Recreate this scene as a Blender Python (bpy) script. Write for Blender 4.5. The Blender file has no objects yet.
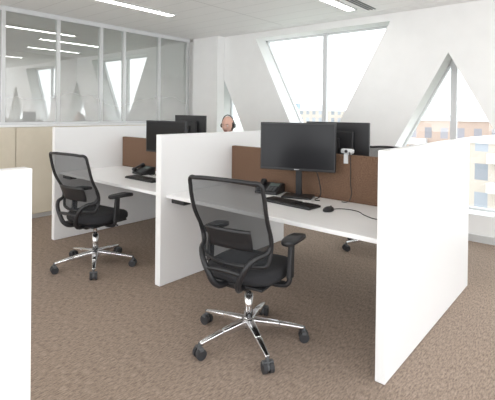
import bpy, bmesh, math, random
from mathutils import Vector, Matrix, Euler
random.seed(4)
S = bpy.context.scene
COL = S.collection

# ------------------------------------------------------------------ materials
def srgb(r, g, b):
    f = lambda c: (c/255/12.92) if c/255 <= .04045 else ((c/255+.055)/1.055)**2.4
    return (f(r), f(g), f(b), 1)

def mat(name, col, rough=.5, metal=0, spec=.5, emis=None, es=0):
    m = bpy.data.materials.new(name); m.use_nodes = True
    b = m.node_tree.nodes['Principled BSDF']
    b.inputs['Base Color'].default_value = col
    b.inputs['Roughness'].default_value = rough
    b.inputs['Metallic'].default_value = metal
    b.inputs['Specular IOR Level'].default_value = spec
    if emis:
        b.inputs['Emission Color'].default_value = emis
        b.inputs['Emission Strength'].default_value = es
    return m

def noisy(m, c1, c2, scale, bump=0, detail=4, bscale=None):
    nt = m.node_tree; N = nt.nodes; L = nt.links; b = N['Principled BSDF']
    tc = N.new('ShaderNodeTexCoord'); n = N.new('ShaderNodeTexNoise')
    n.inputs['Scale'].default_value = scale; n.inputs['Detail'].default_value = detail
    L.new(tc.outputs['Object'], n.inputs['Vector'])
    r = N.new('ShaderNodeValToRGB'); r.color_ramp.elements[0].color = c1; r.color_ramp.elements[1].color = c2
    r.color_ramp.elements[0].position = .35; r.color_ramp.elements[1].position = .65
    L.new(n.outputs['Fac'], r.inputs['Fac']); L.new(r.outputs['Color'], b.inputs['Base Color'])
    if bump:
        bp = N.new('ShaderNodeBump'); bp.inputs['Strength'].default_value = bump; bp.inputs['Distance'].default_value = .003
        L.new(n.outputs['Fac'], bp.inputs['Height']); L.new(bp.outputs['Normal'], b.inputs['Normal'])
    return m

def see_through(name, tint, alpha, rough=.0, gloss=.08, diffuse=None):
    """thin sheet: share alpha transparent, rest diffuse/gloss"""
    m = bpy.data.materials.new(name); m.use_nodes = True
    nt = m.node_tree; N = nt.nodes; L = nt.links
    N.remove(N['Principled BSDF']); out = N['Material Output']
    t = N.new('ShaderNodeBsdfTransparent'); t.inputs['Color'].default_value = tint
    if diffuse:
        g = N.new('ShaderNodeBsdfDiffuse'); g.inputs['Color'].default_value = diffuse
    else:
        g = N.new('ShaderNodeBsdfGlossy'); g.inputs['Roughness'].default_value = rough
    mx = N.new('ShaderNodeMixShader'); mx.inputs['Fac'].default_value = 1-alpha
    L.new(t.outputs[0], mx.inputs[1]); L.new(g.outputs[0], mx.inputs[2]); L.new(mx.outputs[0], out.inputs['Surface'])
    return m

M_white = mat('white_laminate', (.91, .91, .91, 1), .3)
M_edge = mat('white_edge', (.86, .86, .86, 1), .4)
M_wall = noisy(mat('wall_paint', (.88, .88, .87, 1), .8), (.88, .88, .87, 1), (.90, .90, .89, 1), 6)
M_cream = noisy(mat('cream_cabinet', (.7, .65, .56, 1), .5), srgb(218, 209, 190), srgb(224, 215, 197), 4)
M_frame = mat('window_frame_paint', (.70, .71, .72, 1), .4)
M_alu = mat('partition_aluminium', (.66, .67, .67, 1), .35, .3)
M_chrome = mat('polished_aluminium', (.80, .80, .81, 1), .2, 1)
M_black = mat('black_plastic', (.016, .016, .018, 1), .42)
M_dark = mat('dark_rubber', (.03, .03, .033, 1), .6)
M_grey = mat('grey_plastic', (.10, .105, .11, 1), .5)
M_fabric = noisy(mat('black_upholstery', (.02, .02, .022, 1), .9), (.012, .012, .014, 1), (.03, .03, .034, 1), 350, .4)
M_felt = noisy(mat('brown_felt', (.15, .08, .05, 1), .95), srgb(88, 67, 53), srgb(136, 106, 85), 130, .5, detail=6)
M_screen = mat('screen_glass', (.008, .008, .01, 1), .2, spec=.3)
M_mesh = see_through('chair_mesh_net', (1, 1, 1, 1), .33, diffuse=(.038, .04, .043, 1))
M_glass = see_through('window_glass', (.97, .985, .98, 1), .96)
M_lamp = mat('luminaire_diffuser', (1, 1, 1, 1), .5, emis=(1, .985, .96, 1), es=9.5)
M_skin = noisy(mat('skin', (.6, .36, .27, 1), .5), srgb(222, 176, 157), srgb(232, 188, 170), 20)
M_shirt = noisy(mat('shirt', (.2, .26, .4, 1), .85), srgb(96, 112, 150), srgb(112, 128, 164), 40)
M_trous = noisy(mat('trousers', (.03, .035, .05, 1), .9), (.025, .03, .045, 1), (.04, .045, .06, 1), 60)
M_hair = mat('grey_hair', srgb(110, 95, 85), .8)
M_lips = mat('lips', srgb(178, 108, 98), .5)
M_eye = mat('eye_white', (.8, .8, .8, 1), .2)

# carpet
M_carpet = mat('carpet', (.2, .14, .11, 1), .95, spec=.15)
def carpet():
    nt = M_carpet.node_tree; N = nt.nodes; L = nt.links; b = N['Principled BSDF']
    tc = N.new('ShaderNodeTexCoord')
    n1 = N.new('ShaderNodeTexNoise'); n1.inputs['Scale'].default_value = 120; n1.inputs['Detail'].default_value = 5; n1.inputs['Roughness'].default_value = .8
    n2 = N.new('ShaderNodeTexNoise'); n2.inputs['Scale'].default_value = .7
    mp = N.new('ShaderNodeMapping'); mp.inputs['Scale'].default_value = (1, .22, 1)
    L.new(tc.outputs['Object'], mp.inputs['Vector']); L.new(mp.outputs[0], n1.inputs['Vector']); L.new(tc.outputs['Object'], n2.inputs['Vector'])
    r = N.new('ShaderNodeValToRGB'); e = r.color_ramp.elements
    e[0].position = .33; e[0].color = srgb(114, 101, 92); e[1].position = .67; e[1].color = srgb(188, 170, 156)
    L.new(n1.outputs['Fac'], r.inputs['Fac'])
    r2 = N.new('ShaderNodeValToRGB'); r2.color_ramp.elements[0].color = (.93, .93, .94, 1); r2.color_ramp.elements[1].color = (1.0, .97, .91, 1)
    L.new(n2.outputs['Fac'], r2.inputs['Fac'])
    mx = N.new('ShaderNodeMix'); mx.data_type = 'RGBA'; mx.blend_type = 'MULTIPLY'; mx.inputs[0].default_value = 1
    L.new(r.outputs[0], mx.inputs[6]); L.new(r2.outputs[0], mx.inputs[7]); L.new(mx.outputs[2], b.inputs['Base Color'])
    bp = N.new('ShaderNodeBump'); bp.inputs['Strength'].default_value = .2; bp.inputs['Distance'].default_value = .002
    L.new(n1.outputs['Fac'], bp.inputs['Height']); L.new(bp.outputs[0], b.inputs['Normal'])
carpet()

# ceiling planks
M_ceil = mat('ceiling_metal_planks', (.8, .8, .79, 1), .55)
def ceilmat():
    nt = M_ceil.node_tree; N = nt.nodes; L = nt.links; b = N['Principled BSDF']
    tc = N.new('ShaderNodeTexCoord'); sp = N.new('ShaderNodeSeparateXYZ'); L.new(tc.outputs['Object'], sp.inputs[0])
    def seam(out, per, w):
        d = N.new('ShaderNodeMath'); d.operation = 'DIVIDE'; d.inputs[1].default_value = per; L.new(out, d.inputs[0])
        f = N.new('ShaderNodeMath'); f.operation = 'FRACT'; L.new(d.outputs[0], f.inputs[0])
        g = N.new('ShaderNodeMath'); g.operation = 'LESS_THAN'; g.inputs[1].default_value = w/per; L.new(f.outputs[0], g.inputs[0])
        return g.outputs[0]
    s1 = seam(sp.outputs['Y'], .3, .008); s2 = seam(sp.outputs['X'], 3.66, .016)
    mxm = N.new('ShaderNodeMath'); mxm.operation = 'MAXIMUM'; L.new(s1, mxm.inputs[0]); L.new(s2, mxm.inputs[1])
    mx = N.new('ShaderNodeMix'); mx.data_type = 'RGBA'; L.new(mxm.outputs[0], mx.inputs[0])
    mx.inputs[6].default_value = (.90, .90, .89, 1); mx.inputs[7].default_value = (.7, .7, .69, 1)
    L.new(mx.outputs[2], b.inputs['Base Color'])
ceilmat()

# glass partition with graded frosted film (film is denser low down)
M_film = bpy.data.materials.new('frosted_film_glass'); M_film.use_nodes = True
def film():
    nt = M_film.node_tree; N = nt.nodes; L = nt.links; N.remove(N['Principled BSDF']); out = N['Material Output']
    tc = N.new('ShaderNodeTexCoord'); sp = N.new('ShaderNodeSeparateXYZ'); L.new(tc.outputs['Object'], sp.inputs[0])
    n = N.new('ShaderNodeTexNoise'); n.inputs['Scale'].default_value = 1.6; n.inputs['Detail'].default_value = 3; L.new(tc.outputs['Object'], n.inputs['Vector'])
    a = N.new('ShaderNodeMath'); a.operation = 'MULTIPLY_ADD'; a.inputs[1].default_value = .5; L.new(n.outputs['Fac'], a.inputs[0]); L.new(sp.outputs['Z'], a.inputs[2])
    mr = N.new('ShaderNodeMapRange'); mr.inputs['From Min'].default_value = 1.55; mr.inputs['From Max'].default_value = 2.35
    mr.inputs['To Min'].default_value = .55; mr.inputs['To Max'].default_value = .02; L.new(a.outputs[0], mr.inputs['Value'])
    t = N.new('ShaderNodeBsdfTransparent'); t.inputs['Color'].default_value = (.87, .9, .88, 1)
    d = N.new('ShaderNodeBsdfDiffuse'); d.inputs['Color'].default_value = (.86, .86, .85, 1)
    g = N.new('ShaderNodeBsdfGlossy'); g.inputs['Roughness'].default_value = .01
    m1 = N.new('ShaderNodeMixShader'); L.new(mr.outputs[0], m1.inputs[0]); L.new(t.outputs[0], m1.inputs[1]); L.new(d.outputs[0], m1.inputs[2])
    m2 = N.new('ShaderNodeMixShader'); m2.inputs[0].default_value = .32; L.new(m1.outputs[0], m2.inputs[1]); L.new(g.outputs[0], m2.inputs[2])
    L.new(m2.outputs[0], out.inputs['Surface'])
film()

def facade(name, wallc, winc, bw, bh, mort):
    m = mat(name, wallc, .8); nt = m.node_tree; N = nt.nodes; L = nt.links; b = N['Principled BSDF']
    tc = N.new('ShaderNodeTexCoord'); sp = N.new('ShaderNodeSeparateXYZ'); L.new(tc.outputs['Object'], sp.inputs[0])
    ad = N.new('ShaderNodeMath'); L.new(sp.outputs['X'], ad.inputs[0]); L.new(sp.outputs['Y'], ad.inputs[1])
    cb = N.new('ShaderNodeCombineXYZ'); L.new(ad.outputs[0], cb.inputs[0]); L.new(sp.outputs['Z'], cb.inputs[1])
    br = N.new('ShaderNodeTexBrick'); br.offset = 0; br.inputs['Scale'].default_value = 1
    br.inputs['Color1'].default_value = winc; br.inputs['Color2'].default_value = tuple(min(1, c*1.6) for c in winc[:3])+(1,)
    br.inputs['Mortar'].default_value = wallc; br.inputs['Mortar Size'].default_value = mort; br.inputs['Mortar Smooth'].default_value = 0
    br.inputs['Brick Width'].default_value = bw; br.inputs['Row Height'].default_value = bh
    L.new(cb.outputs[0], br.inputs['Vector']); L.new(br.outputs['Color'], b.inputs['Base Color'])
    return m

# ------------------------------------------------------------------ helpers
def link(ob, parent=None):
    COL.objects.link(ob)
    if parent: ob.parent = parent
    return ob

def empty(name, loc=(0, 0, 0), rz=0):
    e = bpy.data.objects.new(name, None); e.location = loc; e.rotation_euler = (0, 0, rz); e.empty_display_size = .1
    return link(e)

def from_bm(name, bm, m, parent=None, smooth=False):
    bmesh.ops.recalc_face_normals(bm, faces=bm.faces)
    me = bpy.data.meshes.new(name); bm.to_mesh(me); bm.free()
    if smooth:
        for p in me.polygons: p.use_smooth = True
    ms = m if isinstance(m, (list, tuple)) else [m]
    for x in ms: me.materials.append(x)
    return link(bpy.data.objects.new(name, me), parent)

def bm_box(bm, lo, hi, mi=0, M=None):
    vs = [bm.verts.new(Vector((x, y, z)) if M is None else M @ Vector((x, y, z))) for x in (lo[0], hi[0]) for y in (lo[1], hi[1]) for z in (lo[2], hi[2])]
    for q in ((0, 1, 3, 2), (4, 6, 7, 5), (0, 4, 5, 1), (2, 3, 7, 6), (0, 2, 6, 4), (1, 5, 7, 3)):
        f = bm.faces.new([vs[i] for i in q]); f.material_index = mi

def box(name, lo, hi, m, parent=None, bevel=0, rot=None, seg=2):
    bm = bmesh.new(); bm_box(bm, lo, hi, 0, rot)
    ob = from_bm(name, bm, m, parent)
    if bevel:
        md = ob.modifiers.new('bevel', 'BEVEL'); md.width = bevel; md.segments = seg; md.limit_method = 'ANGLE'
        for p in ob.data.polygons: p.use_smooth = seg > 2
    return ob

def frame_to(p, q):
    d = (Vector(q)-Vector(p)); z = d.normalized()
    up = Vector((0, 0, 1)) if abs(z.z) < .95 else Vector((0, 1, 0))
    x = up.cross(z).normalized(); y = z.cross(x)
    return Vector(p), d.length, x, y, z

def bm_taper(bm, p, q, w0, h0, w1, h1, mi=0):
    o, l, x, y, z = frame_to(p, q)
    a = [bm.verts.new(o+x*sx*w0/2+y*sy*h0/2) for sx, sy in ((-1, -1), (1, -1), (1, 1), (-1, 1))]
    b = [bm.verts.new(o+z*l+x*sx*w1/2+y*sy*h1/2) for sx, sy in ((-1, -1), (1, -1), (1, 1), (-1, 1))]
    fs = [bm.faces.new(a[::-1]), bm.faces.new(b)]+[bm.faces.new((a[i], a[(i+1) % 4], b[(i+1) % 4], b[i])) for i in range(4)]
    for f in fs: f.material_index = mi

def bar(name, p, q, w, h, m, parent=None, bevel=0, w1=None, h1=None):
    bm = bmesh.new(); bm_taper(bm, p, q, w, h, w1 or w, h1 or h)
    ob = from_bm(name, bm, m, parent)
    if bevel:
        md = ob.modifiers.new('bevel', 'BEVEL'); md.width = bevel; md.segments = 3
    return ob

def bm_cyl(bm, p, q, r0, r1=None, n=20, mi=0):
    r1 = r0 if r1 is None else r1
    o, l, x, y, z = frame_to(p, q)
    A = [bm.verts.new(o+(x*math.cos(t)+y*math.sin(t))*r0) for t in [2*math.pi*i/n for i in range(n)]]
    B = [bm.verts.new(o+z*l+(x*math.cos(t)+y*math.sin(t))*r1) for t in [2*math.pi*i/n for i in range(n)]]
    fs = [bm.faces.new(A[::-1]), bm.faces.new(B)]+[bm.faces.new((A[i], A[(i+1) % n], B[(i+1) % n], B[i])) for i in range(n)]
    for f in fs: f.material_index = mi

def cyl(name, p, q, r0, m, parent=None, r1=None, n=20):
    bm = bmesh.new(); bm_cyl(bm, p, q, r0, r1, n)
    ob = from_bm(name, bm, m, parent)
    for pl in ob.data.polygons: pl.use_smooth = len(pl.vertices) == 4
    return ob

def tube(name, pts, r, m, parent=None, cyclic=False, smooth=True, radii=None):
    cu = bpy.data.curves.new(name, 'CURVE'); cu.dimensions = '3D'; cu.bevel_depth = r; cu.bevel_resolution = 3; cu.resolution_u = 6; cu.use_fill_caps = True
    if smooth:
        sp = cu.splines.new('BEZIER'); sp.bezier_points.add(len(pts)-1)
        for i, p in enumerate(pts):
            b = sp.bezier_points[i]; b.co = p; b.handle_left_type = b.handle_right_type = 'AUTO'
            if radii: b.radius = radii[i]
    else:
        sp = cu.splines.new('POLY'); sp.points.add(len(pts)-1)
        for i, p in enumerate(pts): sp.points[i].co = (*p, 1)
    sp.use_cyclic_u = cyclic
    cu.materials.append(m)
    tmp = bpy.data.objects.new(name, cu); COL.objects.link(tmp)
    dg = bpy.context.evaluated_depsgraph_get(); me = bpy.data.meshes.new_from_object(tmp.evaluated_get(dg))
    bpy.data.objects.remove(tmp)
    for p in me.polygons: p.use_smooth = True
    return link(bpy.data.objects.new(name, me), parent)

def prism_xz(name, poly, y0, y1, m, parent=None):
    bm = bmesh.new(); a = [bm.verts.new((x, y0, z)) for x, z in poly]; b = [bm.verts.new((x, y1, z)) for x, z in poly]
    n = len(poly); bm.faces.new(a); bm.faces.new(b[::-1])
    for i in range(n): bm.faces.new((a[i], b[i], b[(i+1) % n], a[(i+1) % n]))
    return from_bm(name, bm, m, parent)

# ------------------------------------------------------------------ room shell
CZ = 2.69; WY = 5.27; GY = 5.55
XL = -5.64; XR = 3.6; YN = -3.5
box('floor', (-10, YN, -.12), (XR, GY, 0), M_carpet)
box('ceiling', (-10, YN, CZ), (XR, WY-.22, CZ+.12), M_ceil)
box('trim_1', (-10, WY-.22, CZ-.004), (XR, GY, CZ+.12), M_wall)

# diagrid outer wall with openings
def diagrid():
    ups = [[(-5.1, 2.137), (-4.11, .3), (-5.1, .3)], [(-1.425, 2.137), (-.43, .3), (-2.42, .3)], [(2.22, 2.137), (3.21, .3), (1.23, .3)]]
    inv = [[(c-1.05, 2.59), (c+1.15, 2.59), (c+.10, .62), (c-.03, .62)] for c in (-3.27, .39)]
    cu = bpy.data.curves.new('w', 'CURVE'); cu.dimensions = '2D'; cu.fill_mode = 'BOTH'; cu.extrude = (GY-WY)/2
    for poly in [[(-10, 0), (XR, 0), (XR, CZ), (-10, CZ)]]+ups+inv:
        sp = cu.splines.new('POLY'); sp.points.add(len(poly)-1); sp.use_cyclic_u = True
        for i, (x, z) in enumerate(poly): sp.points[i].co = (x, z, 0, 1)
    tmp = bpy.data.objects.new('w', cu); COL.objects.link(tmp)
    me = bpy.data.meshes.new_from_object(tmp.evaluated_get(bpy.context.evaluated_depsgraph_get())); bpy.data.objects.remove(tmp)
    me.transform(Matrix.Translation((0, (WY+GY)/2, 0)) @ Matrix.Rotation(math.pi/2, 4, 'X'))
    me.materials.clear(); me.materials.append(M_wall)
    link(bpy.data.objects.new('wall_back', me))
    k = 1
    for poly in ups+inv:
        w = empty('window_%d' % k); k += 1
        n = len(poly)
        for i in range(n):
            p, q = poly[i], poly[(i+1) % n]
            bar('frame_%d' % i, (p[0], GY+.02, p[1]), (q[0], GY+.02, q[1]), .06, .05, M_frame, w)
        prism_xz('pane', poly, GY+.018, GY+.024, M_glass, w)
        top = max(z for x, z in poly); bot = min(z for x, z in poly)
        cx = poly[0][0] if n == 3 else (poly[0][0]+poly[1][0])/2+.02
        if not (n == 3 and cx < -5):
            bar('mullion', (cx, GY-.005, bot), (cx, GY-.005, top), .07, .05, M_frame, w)
diagrid()
box('pillar', (-5.60, 5.10, 0), (-5.00, WY-.002, CZ-.006), M_wall)
box('baseboard_back', (-4.99, WY-.015, 0), (XR, WY-.001, .08), M_alu)

# left: storage cabinets built in under a glazed partition
cab = empty('storage_cabinet')
box('carcass', (XL-.45, -3.4, .06), (XL-.02, WY-.18, 1.19), M_cream, cab)
box('top', (XL-.46, -3.4, 1.19), (XL, WY-.18, 1.215), M_white, cab)
box('plinth', (XL-.44, -3.4, 0), (XL-.035, WY-.18, .06), M_alu, cab)
ys = [-3.4+i*.62 for i in range(14)]
for i in range(13):
    y1 = min(ys[i+1]-.004, WY-.18)
    box('door_leaf_%d' % i, (XL-.02, ys[i]+.004, .065), (XL, y1, 1.185), M_cream, cab, .003)
part = empty('glass_partition')
posts = [-2.6, -1.3, 0, 1.0, 2.05, 2.74, 3.38, 3.77, 4.44, 5.07]
for i, y in enumerate(posts):
    box('post_%d' % i, (XL-.11, y-.022, 1.216), (XL-.05, y+.022, CZ-.002), M_alu if i else M_alu, part)
box('head_rail', (XL-.12, -3.4, CZ-.06), (XL-.04, 5.09, CZ-.002), M_frame, part)
box('sill_rail', (XL-.12, -3.4, 1.216), (XL-.04, 5.09, 1.25), M_frame, part)
for i in range(len(posts)-1):
    bm = bmesh.new(); bm_box(bm, (XL-.083, posts[i]+.02, 1.25), (XL-.077, posts[i+1]-.02, CZ-.06))
    from_bm('pane_%d' % i, bm, M_film, part)
box('wall_left', (-10.1, YN, 0), (-10, GY, CZ), mat('meeting_room_wall', (.48, .46, .43, 1), .8))

# ceiling luminaires
def luminaire(x, y0, y1, w=.11):
    e = empty('ceiling_light')
    bm = bmesh.new()
    bm_box(bm, (x-w/2-.015, y0, CZ-.016), (x-w/2, y1, CZ-.001)); bm_box(bm, (x+w/2, y0, CZ-.016), (x+w/2+.015, y1, CZ-.001))
    bm_box(bm, (x-w/2-.015, y0-.015, CZ-.016), (x+w/2+.015, y0, CZ-.001)); bm_box(bm, (x-w/2-.015, y1, CZ-.016), (x+w/2+.015, y1+.015, CZ-.001))
    from_bm('housing', bm, M_alu, e)
    box('diffuser', (x-w/2, y0, CZ-.010), (x+w/2, y1, CZ-.001), M_lamp, e)
luminaire(-4.43, 2.5, 3.65); luminaire(-2.42, 3.7, 4.8)
for x in (-4.43, -2.42, -.4, 1.6):
    luminaire(x, -.2, 1.2); luminaire(x, -2.6, -1.4)
luminaire(-.4, 3.2, 4.4); luminaire(1.6, 3.2, 4.4)
luminaire(-7.8, 1, 2.2); luminaire(-7.8, 3.4, 4.6)
grille = empty('ceiling_air_grille')
bm = bmesh.new()
for i in range(3): bm_box(bm, (-2.27+i*.04, 4.0, CZ-.006), (-2.25+i*.04, 4.95, CZ-.001))
from_bm('slots', bm, M_grey, grille)

# ------------------------------------------------------------------ desks
PH = 1.225
XA, XB, XC = -.92, -2.79, -4.60      # right, middle, left panel (left faces)
def end_panel(x0, x1, y0=2.15, y1=3.86):
    return box('desk_end_panel', (x0, y0, .004), (x1, y1, PH), M_white, None, .003)
end_panel(XA, XA+.055); end_panel(XB, XB+.065); end_panel(XC, XC+.06)
end_panel(-1.50, -1.440, -1.1, .609)
def desk(x0, x1, y0, y1, front):
    e = empty('office_desk')
    box('desktop', (x0, y0, .712), (x1, y1, .74), M_white, e, .003)
    yi = (y0+y1)/2
    for i, x in enumerate((x0+.016, x1-.016)):
        box('bracket_%d' % i, (x-.014, y0+.06, .67), (x+.014, y1-.06, .712), M_edge, e)
    box('crossbeam', (x0+.03, yi-.03, .66), (x1-.03, yi+.03, .71), M_edge, e)
    yb = y1-.14 if front else y0+.02
    box('cable_tray', (x0+.2, yb, .60), (x1-.2, yb+.12, .66), M_edge, e)
    yc = y0+.01 if front else y1-.09
    box('height_control', (x0+.05, yc, .675), (x0+.20, yc+.08, .711), M_black, e, .006)
R0, R1, L0, L1 = XB+.067, XA-.002, XC+.062, XB-.002
desk(R0, R1, 2.205, 2.975, True); desk(L0, L1, 2.205, 2.975, True)
desk(R0, R1, 3.045, 3.80, False); desk(L0, L1, 3.045, 3.80, False)
for x0, x1 in ((R0, R1), (L0, L1)):
    s = empty('desk_divider_screen')
    box('felt_panel', (x0, 2.985, .60), (x1, 3.035, 1.095), M_felt, s, .006)
    box('foot_clamp_1', (x0+.2, 2.982, .55), (x0+.25, 3.038, .60), M_alu, s)
    box('foot_clamp_2', (x1-.25, 2.982, .55), (x1-.2, 3.038, .60), M_alu, s)

# ------------------------------------------------------------------ monitors etc
def monitor(x, y, zc, w, h, rz, cable=0):
    e = empty('computer_monitor', (x, y, 0), rz)     # screen faces local -Y
    box('housing', (-w/2, -.012, zc-h/2), (w/2, .018, zc+h/2), M_black, e, .005)
    box('screen', (-w/2+.012, -.0135, zc-h/2+.02), (w/2-.012, -.0122, zc+h/2-.012), M_screen, e)
    box('rear_bulge', (-w*.28, .018, zc-h*.32), (w*.28, .045, zc+h*.3), M_black, e, .012)
    box('chin_logo', (-.02, -.0138, zc-h/2+.007), (.02, -.0122, zc-h/2+.012), M_chrome, e)
    bar('stand_neck', (0, .075, .755), (0, .055, zc), .05, .02, M_black, e, .004)
    box('neck_mount', (-.04, .04, zc-.04), (.04, .06, zc+.04), M_black, e, .004)
    box('stand_base', (-.12, -.03, .7415), (.12, .13, .756), M_black, e, .005)
    if cable:
        tube('power_cord', [(cable*.10, .05, zc-.08), (cable*.17, .06, .86), (cable*.18, .02, .765), (cable*.15, -.02, .7465), (cable*.19, -.04, .7465)], .004, M_black, e)
monitor(-1.865, 2.81, 1.148, .605, .378, math.radians(20), 1)
monitor(-3.475, 2.80, 1.15, .53, .33, math.radians(10), -1)
monitor(-3.60, 3.25, 1.215, .50, .31, math.radians(180))
monitor(-1.76, 3.26, 1.165, .56, .35, math.radians(180+8))

def keyboard(x, y, rz):
    e = empty('keyboard', (x, y, .7405), rz)
    box('body', (-.22, -.07, 0), (.22, .075, .016), M_black, e, .005)
    bm = bmesh.new()
    for r in range(6):
        for c in range(21):
            x0 = -.212+c*.0202
            if c in (14, 18) and r > 0 and c == 14: continue
            if r == 0 and 4 < c < 10: continue
            bm_box(bm, (x0+.001, -.062+r*.021, .0155), (x0+.0175, -.062+r*.021+.0175, .021))
    bm_box(bm, (-.11, -.062, .0155), (-.012, -.045, .021))
    from_bm('keys', bm, M_black, e)
keyboard(-1.78, 2.60, math.radians(-4)); keyboard(-3.46, 2.52, 0)
keyboard(-3.80, 3.50, math.pi); keyboard(-1.8, 3.6, math.pi)

def mouse(x, y, rz=0):
    bm = bmesh.new(); bmesh.ops.create_uvsphere(bm, u_segments=20, v_segments=12, radius=1)
    for v in bm.verts:
        v.co.x *= .032*(1-.12*v.co.y); v.co.y *= .056; v.co.z = max(v.co.z, -.35)*.024+.0084
    e = empty('computer_mouse', (x, y, .7405), rz)
    from_bm('shell', bm, M_black, e, True)
    cyl('wheel', (-.004, .03, .026), (.004, .03, .026), .007, M_grey, e, n=12)
    return e
e = mouse(-1.46, 2.60)
tube('cord', [(0, .055, .0045), (.04, .11, .0035), (.15, .12, .0035), (.25, .04, .0035), (.36, .0, .0035), (.47, .09, .0035), (.50, .3, .0035)], .0028, M_black, e)
mouse(-3.15, 2.5)

# small grey device clipped over the top of the divider
def clip_device(x):
    e = empty('clip_on_webcam', (x, 3.01, 0))
    box('clip_front', (-.018, -.034, 1.03), (.018, -.027, 1.103), M_frame, e, .002)
    box('clip_back', (-.018, .027, 1.05), (.018, .034, 1.103), M_frame, e, .002)
    box('clip_bridge', (-.018, -.034, 1.097), (.018, .034, 1.106), M_frame, e, .002)
    box('camera_body', (-.05, -.028, 1.106), (.05, .018, 1.142), M_frame, e, .012, seg=3)
    cyl('lens', (0, -.034, 1.124), (0, -.026, 1.124), .012, M_black, e)
    tube('wire', [(.03, -.036, 1.12), (.045, -.045, 1.05), (.05, -.05, .9), (.05, -.06, .76), (.03, -.08, .7445), (0, -.09, .7445)], .003, M_black, e)
clip_device(-1.53)

def phone(x, y, rz):
    e = empty('desk_phone', (x, y, .7405), rz)
    bm = bmesh.new()
    pts = [(-.085, 0), (.085, 0), (.085, .075), (.05, .08), (-.085, .022)]
    a = [bm.verts.new((-.10, p[0], p[1])) for p in pts]; b = [bm.verts.new((.10, p[0], p[1])) for p in pts]
    bm.faces.new(a); bm.faces.new(b[::-1])
    for i in range(5): bm.faces.new((a[i], b[i], b[(i+1) % 5], a[(i+1) % 5]))
    o = from_bm('base', bm, M_black, e); md = o.modifiers.new('b', 'BEVEL'); md.width = .006; md.segments = 2
    sl = math.atan2(.058, .135)
    R = Matrix.Translation((0, -.085, .022)) @ Matrix.Rotation(sl, 4, 'X')
    bm = bmesh.new()
    for r in range(4):
        for c in range(3): bm_box(bm, (-.005+c*.028, .015+r*.017, .001), (.016+c*.028, .027+r*.017, .006), 0, R)
    from_bm('keypad', bm, M_grey, e)
    box('display', (-.005, .09, .001), (.08, .13, .005), mat('lcd', srgb(95, 108, 105), .3), e, rot=R)
    box('handset_grip', (-.085, .02, .016), (-.05, .12, .034), M_black, e, .008, rot=R)
    box('handset_ear', (-.092, .105, .001), (-.043, .145, .036), M_black, e, .01, rot=R)
    box('handset_mouth', (-.092, 0, .001), (-.043, .04, .036), M_black, e, .01, rot=R)
phone(-2.16, 2.85, math.radians(12)); phone(-3.78, 2.75, math.radians(-8)); phone(-4.28, 3.35, math.pi)

# ------------------------------------------------------------------ office chair
def superell(n, a, b, p=3.2):
    out = []
    for i in range(n):
        t = 2*math.pi*i/n; c, s = math.cos(t), math.sin(t)
        out.append((a*math.copysign(abs(c)**(2/p), c), b*math.copysign(abs(s)**(2/p), s)))
    return out

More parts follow.
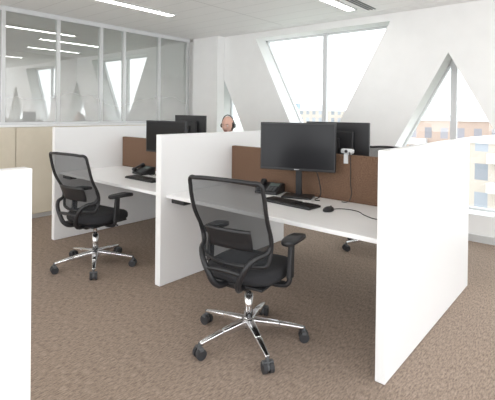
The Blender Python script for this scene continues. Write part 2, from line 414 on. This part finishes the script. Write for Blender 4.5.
def chair(x, y, rz, star):
    e = empty('office_chair', (x, y, 0), rz)      # faces local +Y
    bm = bmesh.new(); cb = bmesh.new(); fk = bmesh.new()
    for k in range(5):
        a = math.radians(star+72*k)-rz; c, s = math.cos(a), math.sin(a)
        bm_taper(bm, (c*.02, s*.02, .118), (c*.19, s*.19, .103), .052, .05, .040, .034)
        bm_taper(bm, (c*.19, s*.19, .103), (c*.345, s*.345, .082), .040, .034, .028, .022)
        cx, cy = c*.345, s*.345
        t = Vector((-s, c, 0)); cc = Vector((cx, cy, .031))
        bm_cyl(cb, cc-t*.030, cc-t*.008, .031, n=24); bm_cyl(cb, cc+t*.008, cc+t*.030, .031, n=24)
        bm_cyl(fk, cc-t*.009, cc+t*.009, .022, n=16); bm_cyl(fk, (cx, cy, .04), (cx, cy, .09), .009, n=10)
        bm_box(fk, (-.012, -.031, .050), (.012, .031, .066), 0, Matrix.Translation((cx, cy, 0)) @ Matrix.Rotation(a, 4, 'Z'))
    ob = from_bm('star_base', bm, M_chrome, e); md = ob.modifiers.new('b', 'BEVEL'); md.width = .008; md.segments = 3
    for p in ob.data.polygons: p.use_smooth = True
    from_bm('caster_wheels', cb, M_dark, e); from_bm('caster_forks', fk, M_grey, e)
    cyl('hub', (0, 0, .085), (0, 0, .15), .036, M_chrome, e, .03)
    cyl('gas_column_lower', (0, 0, .15), (0, 0, .29), .027, M_chrome, e)
    cyl('gas_column_upper', (0, 0, .29), (0, 0, .39), .016, M_chrome, e)
    box('tilt_mechanism', (-.09, -.17, .375), (.09, .12, .425), M_black, e, .012)
    cyl('tilt_lever', (.08, .04, .40), (.25, .04, .395), .006, M_black, e)
    # seat
    bm = bmesh.new(); n = 48; prev = None
    layers = [(.415, .84), (.424, .94), (.438, .985), (.455, 1.0), (.472, .99), (.487, .95), (.497, .86), (.500, .6)]
    rings = []
    for z, sc in layers:
        ring = []
        for px, py in superell(n, .24*sc, .235*sc):
            w = 1-.06*(py > 0)*(py/.24)
            dz = -.03*max(0, (py-.10)/.14)**2 - .0
            ring.append(bm.verts.new((px*w, py+.03, z+dz+ (.01*abs(px/.245)**2 if z > .46 else 0))))
        rings.append(ring)
    for a, b in zip(rings, rings[1:]):
        for i in range(n): bm.faces.new((a[i], a[(i+1) % n], b[(i+1) % n], b[i]))
    bm.faces.new(rings[0][::-1]); bm.faces.new(rings[-1])
    from_bm('seat_cushion', bm, M_fabric, e, True)
    box('seat_pan', (-.19, -.18, .40), (.19, .2, .416), M_black, e, .005)
    # back surface
    Z0, Z1 = .535, 1.045
    def P(u, v, off=0):
        w = .220+.027*math.sin(min(1, v*1.3)*math.pi/2) - .006*max(0, v-.8)/.2
        yy = -.220 - .12*v + .05*math.exp(-((v-.28)/.22)**2) + .045*abs(u)**2.2
        zz = Z0+(Z1-Z0)*v - .018*abs(u)**3*(v > .5)*(v-.5)*2 + .02*abs(u)**2*(v < .2)*(.2-v)*5
        return (u*w, yy+off, zz)
    bm = bmesh.new(); nu, nv = 16, 20
    g = [[bm.verts.new(P(-1+2*i/nu, j/nv)) for i in range(nu+1)] for j in range(nv+1)]
    for j in range(nv):
        for i in range(nu): bm.faces.new((g[j][i], g[j][i+1], g[j+1][i+1], g[j+1][i]))
    from_bm('back_mesh', bm, M_mesh, e, True)
    loop = [P(-1, j/10) for j in range(1, 10)]+[P(-.97, 1)]+[P(-1+2*i/8, 1) for i in range(1, 8)]+[P(.97, 1)]+[P(1, j/10) for j in range(9, 0, -1)]+[P(.95, 0)]+[P(1-2*i/8, 0) for i in range(1, 8)]+[P(-.95, 0)]
    tube('back_frame', loop, .012, M_black, e, True)
    # lumbar pad + harness behind mesh
    bm = bmesh.new(); g = []
    for j in range(7):
        v = .20+.24*j/6; g.append([bm.verts.new(P(-.62+1.24*i/12, v, -.022-.006*math.sin(j/6*math.pi))) for i in range(13)])
    for j in range(6):
        for i in range(12): bm.faces.new((g[j][i], g[j][i+1], g[j+1][i+1], g[j+1][i]))
    o = from_bm('lumbar_pad', bm, M_black, e, True); md = o.modifiers.new('s', 'SOLIDIFY'); md.thickness = .012
    for sx, nm in ((-1, 'left'), (1, 'right')):
        tube('back_strut_'+nm, [(sx*.05, -.15, .40), (sx*.075, -.25, .42), (sx*.11, -.285, .50), (sx*.17, -.265, .60), P(sx*.98, .22, -.008), P(sx*1.0, .4, -.006)], .016, M_black, e, radii=[1.2, 1.2, 1.1, 1, .9, .5])
    tube('spine_bar', [(-.12, -.285, .52), (0, -.295, .53), (.12, -.285, .52)], .013, M_black, e)
    # arms
    for sx, nm in ((-1, 'left'), (1, 'right')):
        tube('arm_bracket_'+nm, [(sx*.10, -.02, .405), (sx*.22, -.02, .40), (sx*.275, -.02, .42), (sx*.285, -.015, .48)], .015, M_black, e)
        bar('arm_upright_'+nm, (sx*.285, -.015, .45), (sx*.285, 0, .655), .03, .055, M_black, e, .008, .026, .045)
        bm = bmesh.new(); rr = []
        for z, sc in ((.652, .9), (.660, 1), (.672, 1), (.680, .9), (.683, .6)):
            rr.append([bm.verts.new((sx*.28+px*sc, py*(1-(1-sc)*.35)+.045, z-.012*max(0, py-.06)/.07)) for px, py in superell(28, .045, .13, 2.8)])
        for a, b in zip(rr, rr[1:]):
            for i in range(28): bm.faces.new((a[i], a[(i+1) % 28], b[(i+1) % 28], b[i]))
        bm.faces.new(rr[0][::-1]); bm.faces.new(rr[-1])
        from_bm('arm_pad_'+nm, bm, M_black, e, True)
    return e
chair(-1.685, 2.02, math.radians(10), -104)
chair(-3.55, 2.06, math.radians(9), -104)
chair(-1.84, 4.28, math.radians(180), 20)
chair(-3.80, 4.17, math.radians(180), 10)

# ------------------------------------------------------------------ seated man
def skin_mesh(verts, edges, root=0, sub=2):
    me = bpy.data.meshes.new('s'); me.from_pydata([v[:3] for v in verts], edges, [])
    o = bpy.data.objects.new('s', me); COL.objects.link(o)
    md = o.modifiers.new('skin', 'SKIN'); md.use_smooth_shade = True
    for i, v in enumerate(verts):
        sv = me.skin_vertices[0].data[i]; r = v[3]
        sv.radius = (r, v[4] if len(v) > 4 else r); sv.use_root = (i == root)
    s = o.modifiers.new('sub', 'SUBSURF'); s.levels = sub; s.render_levels = sub
    bpy.context.view_layer.update()
    out = bpy.data.meshes.new_from_object(o.evaluated_get(bpy.context.evaluated_depsgraph_get()))
    bpy.data.objects.remove(o); return out

man = empty('seated_man', (-3.80, 4.15, 0), math.pi)
V = [(0, 0, .585, .125, .10), (0, -.01, .72, .125, .10), (0, -.005, .86, .14, .105), (0, .01, .98, .15, .10), (0, .02, 1.055, .08, .07), (0, .035, 1.11, .052, .055), (0, .045, 1.16, .05, .052)]
E = [(i, i+1) for i in range(6)]
for sx in (-1, 1):
    b = len(V)
    V += [(sx*.135, .01, 1.02, .062), (sx*.195, .01, .99, .056), (sx*.235, .08, .875, .045), (sx*.25, .13, .80, .042), (sx*.215, .25, .79, .036), (sx*.17, .365, .775, .026)]
    E += [(3, b), (b, b+1), (b+1, b+2), (b+2, b+3), (b+3, b+4), (b+4, b+5)]
    b = len(V)
    V += [(sx*.09, .04, .585, .085), (sx*.11, .22, .585, .075), (sx*.125, .41, .565, .06), (sx*.125, .43, .35, .052), (sx*.125, .44, .11, .038), (sx*.13, .50, .05, .038), (sx*.135, .60, .035, .03)]
    E += [(0, b)]+[(b+i, b+i+1) for i in range(6)]
me = skin_mesh(V, E)
for m_ in (M_shirt, M_trous, M_skin, M_black): me.materials.append(m_)
for p in me.polygons:
    c = p.center; p.use_smooth = True
    i = 0
    if c.z > 1.105: i = 2
    elif c.z < .09 or (c.z < .12 and c.y > .46): i = 3
    elif c.z < .66 and True: i = 1
    elif c.y > .34: i = 2
    p.material_index = i
body = link(bpy.data.objects.new('body', me), man)
for sx, nm in ((-1, 'left'), (1, 'right')):
    wx, wy, wz = sx*.17, .365, .772
    HV = [(wx, wy, wz, .022, .017), (wx-sx*.008, wy+.04, wz, .030, .014), (wx-sx*.014, wy+.08, wz+.002, .034, .012)]
    HE = [(0, 1), (1, 2)]
    pm = skin_mesh(HV, HE); pm.materials.append(M_skin); link(bpy.data.objects.new('palm_'+nm, pm), man)
    for k, (off, ln) in enumerate(((-.028, .062), (-.010, .074), (.009, .070), (.027, .054))):
        bx = wx-sx*.014+off*sx; by = wy+.075
        f = [(bx, by, wz+.004, .0085), (bx+off*sx*.15, by+ln*.42, wz+.008, .0085), (bx+off*sx*.2, by+ln*.75, wz-.001, .0078), (bx+off*sx*.2, by+ln, wz-.012, .0068)]
        fm = skin_mesh(f, [(0, 1), (1, 2), (2, 3)], sub=1); fm.materials.append(M_skin)
        link(bpy.data.objects.new('finger_%d_%s' % (k+1, nm), fm), man)
    f = [(wx-sx*.02, wy+.03, wz, .011), (wx-sx*.045, wy+.055, wz-.004, .0095), (wx-sx*.055, wy+.085, wz-.012, .008)]
    fm = skin_mesh(f, [(0, 1), (1, 2)], sub=1); fm.materials.append(M_skin); link(bpy.data.objects.new('thumb_'+nm, fm), man)

head = bpy.data.objects.new('head', None); link(head, man); head.location = (0, .06, 1.235); head.rotation_euler = (math.radians(-8), 0, math.radians(14))
bm = bmesh.new(); bmesh.ops.create_uvsphere(bm, u_segments=48, v_segments=36, radius=1)
def gs(x, z, cx, cz, sx, sz): return math.exp(-((x-cx)/sx)**2-((z-cz)/sz)**2)
for v in bm.verts:
    x, y, z = v.co
    w = 1.0
    if z < 0: w = 1-.30*(-z)**1.4
    if z > .3: w = 1+.02*(z-.3)
    X = x*.078*w; Y = y*.098*(1-.12*max(0, -z)); Z = z*.122
    if y > 0:
        Y += .020*gs(X, Z, 0, -.022, .012, .022)+.010*gs(X, Z, 0, .0, .009, .028)
        Y -= .010*(gs(X, Z, .032, .008, .018, .012)+gs(X, Z, -.032, .008, .018, .012))
        Y += .006*gs(X, Z, 0, .03, .05, .010)+.006*gs(X, Z, 0, -.062, .022, .010)
        Y += .010*gs(X, Z, 0, -.103, .025, .018)
    if y < 0 and z < -.3: Y *= 1-.35*(-z-.3)
    v.co = (X, Y, Z)
hm = from_bm('skull', bm, [M_skin, M_hair, M_lips], head, True)
for p in hm.data.polygons:
    c = p.center
    if c.y < .03 and -.055 < c.z < .045 and (abs(c.x) > .05 or c.y < -.03): p.material_index = 1
    if c.y > .07 and abs(c.x) < .024 and abs(c.z+.062) < .0075: p.material_index = 2
for sx, nm in ((-1, 'left'), (1, 'right')):
    bm = bmesh.new(); bmesh.ops.create_uvsphere(bm, u_segments=16, v_segments=10, radius=.0115)
    o = from_bm('eye_'+nm, bm, M_eye, head, True); o.location = (sx*.032, .075, .008)
    bm = bmesh.new(); bmesh.ops.create_uvsphere(bm, u_segments=12, v_segments=8, radius=.005)
    o = from_bm('iris_'+nm, bm, M_black, head, True); o.location = (sx*.032, .083, .008)
    tube('eyebrow_'+nm, [(sx*.016, .094, .027), (sx*.033, .091, .032), (sx*.05, .080, .027)], .003, M_hair, head)
    bm = bmesh.new(); bmesh.ops.create_uvsphere(bm, u_segments=16, v_segments=12, radius=1)
    for v in bm.verts: v.co = (v.co.x*.008+abs(v.co.z)*.003, v.co.y*.018, v.co.z*.031)
    o = from_bm('ear_'+nm, bm, M_skin, head, True); o.location = (sx*.079, -.005, -.004); o.rotation_euler = (0, 0, sx*.35)
    cyl('headset_cup_'+nm, (sx*.080, 0, -.002), (sx*.100, 0, -.002), .029, M_black, head)
tube('headset_band', [(.092*math.cos(t)*1.0, -.005, .137*math.sin(t)) for t in [math.pi*i/12 for i in range(13)]], .006, M_black, head)
tube('headset_mic', [(-.095, .01, -.01), (-.088, .06, -.05), (-.045, .108, -.07)], .003, M_black, head)

# ------------------------------------------------------------------ outside
Mg = noisy(mat('city_ground', (.3, .32, .28, 1), .9), srgb(160, 165, 152), srgb(178, 179, 172), .05)
box('ground_outside', (-500, 8, -14.2), (400, 700, -14), Mg)
F1 = facade('brick_flats', srgb(184, 162, 150), srgb(130, 127, 132), 2.2, 2.8, .6)
F2 = facade('beige_flats', srgb(190, 178, 168), srgb(138, 141, 148), 2.4, 2.8, .6)
F3 = facade('glass_tower', srgb(160, 171, 178), srgb(122, 138, 150), 2.0, 3.2, .28)
def building(x, y, w, d, top, m, rz=0):
    e = empty('apartment_building', (x, y, 0), rz)
    box('block', (-w/2, -d/2, -14), (w/2, d/2, top), m, e)
    box('roof_parapet', (-w/2-.2, -d/2-.2, top), (w/2+.2, d/2+.2, top+.5), M_edge, e)
    box('roof_plant', (-w/5, -d/5, top+.5), (w/6, d/5, top+2.2), M_frame, e)
    for k in range(int(w//6)):
        for q in range(4):
            box('balcony_%d_%d' % (k, q), (-w/2+2+k*6, -d/2-1.2, -11.6+q*2.8), (-w/2+4.6+k*6, -d/2, -10.7+q*2.8), M_frame, e)
building(-14, 74, 24, 14, .4, F1, .1)
building(-40, 128, 26, 14, .6, F1, .3)
building(-4, 52, 12, 12, -1.4, F2, -.1); building(14, 60, 18, 14, -.6, F1, -.1)
building(-112, 150, 22, 16, 5.0, F3, .5)
building(-86, 150, 26, 14, 2.0, F2, .4)
building(-150, 130, 36, 16, 2.5, F2, .6)
building(-190, 120, 30, 16, 3.5, F1, .6)
building(-62, 160, 30, 14, 1.6, F2, .3)
Ml = noisy(mat('foliage', (.1, .14, .06, 1), .9), srgb(108, 121, 88), srgb(140, 149, 111), 1.5)
Mt = mat('bark', srgb(90, 74, 60), .9)
def tree(x, y, h):
    e = empty('street_tree', (x, y, -14))
    cyl('trunk', (0, 0, 0), (0, 0, h*.5), .25, Mt, e, .15, 10)
    bm = bmesh.new()
    for k in range(9):
        c = Vector((random.uniform(-1, 1)*h*.2, random.uniform(-1, 1)*h*.2, h*random.uniform(.45, .85)))
        g = bmesh.ops.create_icosphere(bm, subdivisions=2, radius=h*random.uniform(.12, .2), matrix=Matrix.Translation(c))
        for v in g['verts']: v.co += Vector([random.uniform(-.25, .25) for _ in range(3)])
    from_bm('crown', bm, Ml, e)
for x, y in ((-30, 100), (-38, 108), (-23, 92), (-45, 112), (-80, 130), (-95, 135)):
    tree(x, y, random.uniform(7, 9.5))

# ------------------------------------------------------------------ light, world, camera
w = bpy.data.worlds.new('sky'); S.world = w; w.use_nodes = True
N = w.node_tree.nodes; L = w.node_tree.links
bg = N['Background']; bg.inputs['Strength'].default_value = 2.45
tc = N.new('ShaderNodeTexCoord'); sp = N.new('ShaderNodeSeparateXYZ'); L.new(tc.outputs['Generated'], sp.inputs[0])
r = N.new('ShaderNodeValToRGB'); r.color_ramp.elements[0].color = (.93, .95, .97, 1); r.color_ramp.elements[1].color = (.87, .94, 1, 1)
L.new(sp.outputs['Z'], r.inputs['Fac']); L.new(r.outputs['Color'], bg.inputs['Color'])

cam = bpy.data.cameras.new('camera'); co = bpy.data.objects.new('camera', cam); COL.objects.link(co)
cam.sensor_width = 36; cam.lens = 425/495*36; cam.shift_y = -84.7/495; cam.clip_end = 2000
co.matrix_world = Matrix.Translation((0, 0, 1.42)) @ Matrix.Rotation(math.radians(40.3), 4, 'Z') @ Matrix.Rotation(math.pi/2-math.radians(.5), 4, 'X') @ Matrix.Rotation(math.radians(.7), 4, 'Z')
S.camera = co
S.view_settings.view_transform = 'Standard'
S.view_settings.exposure = 0.46
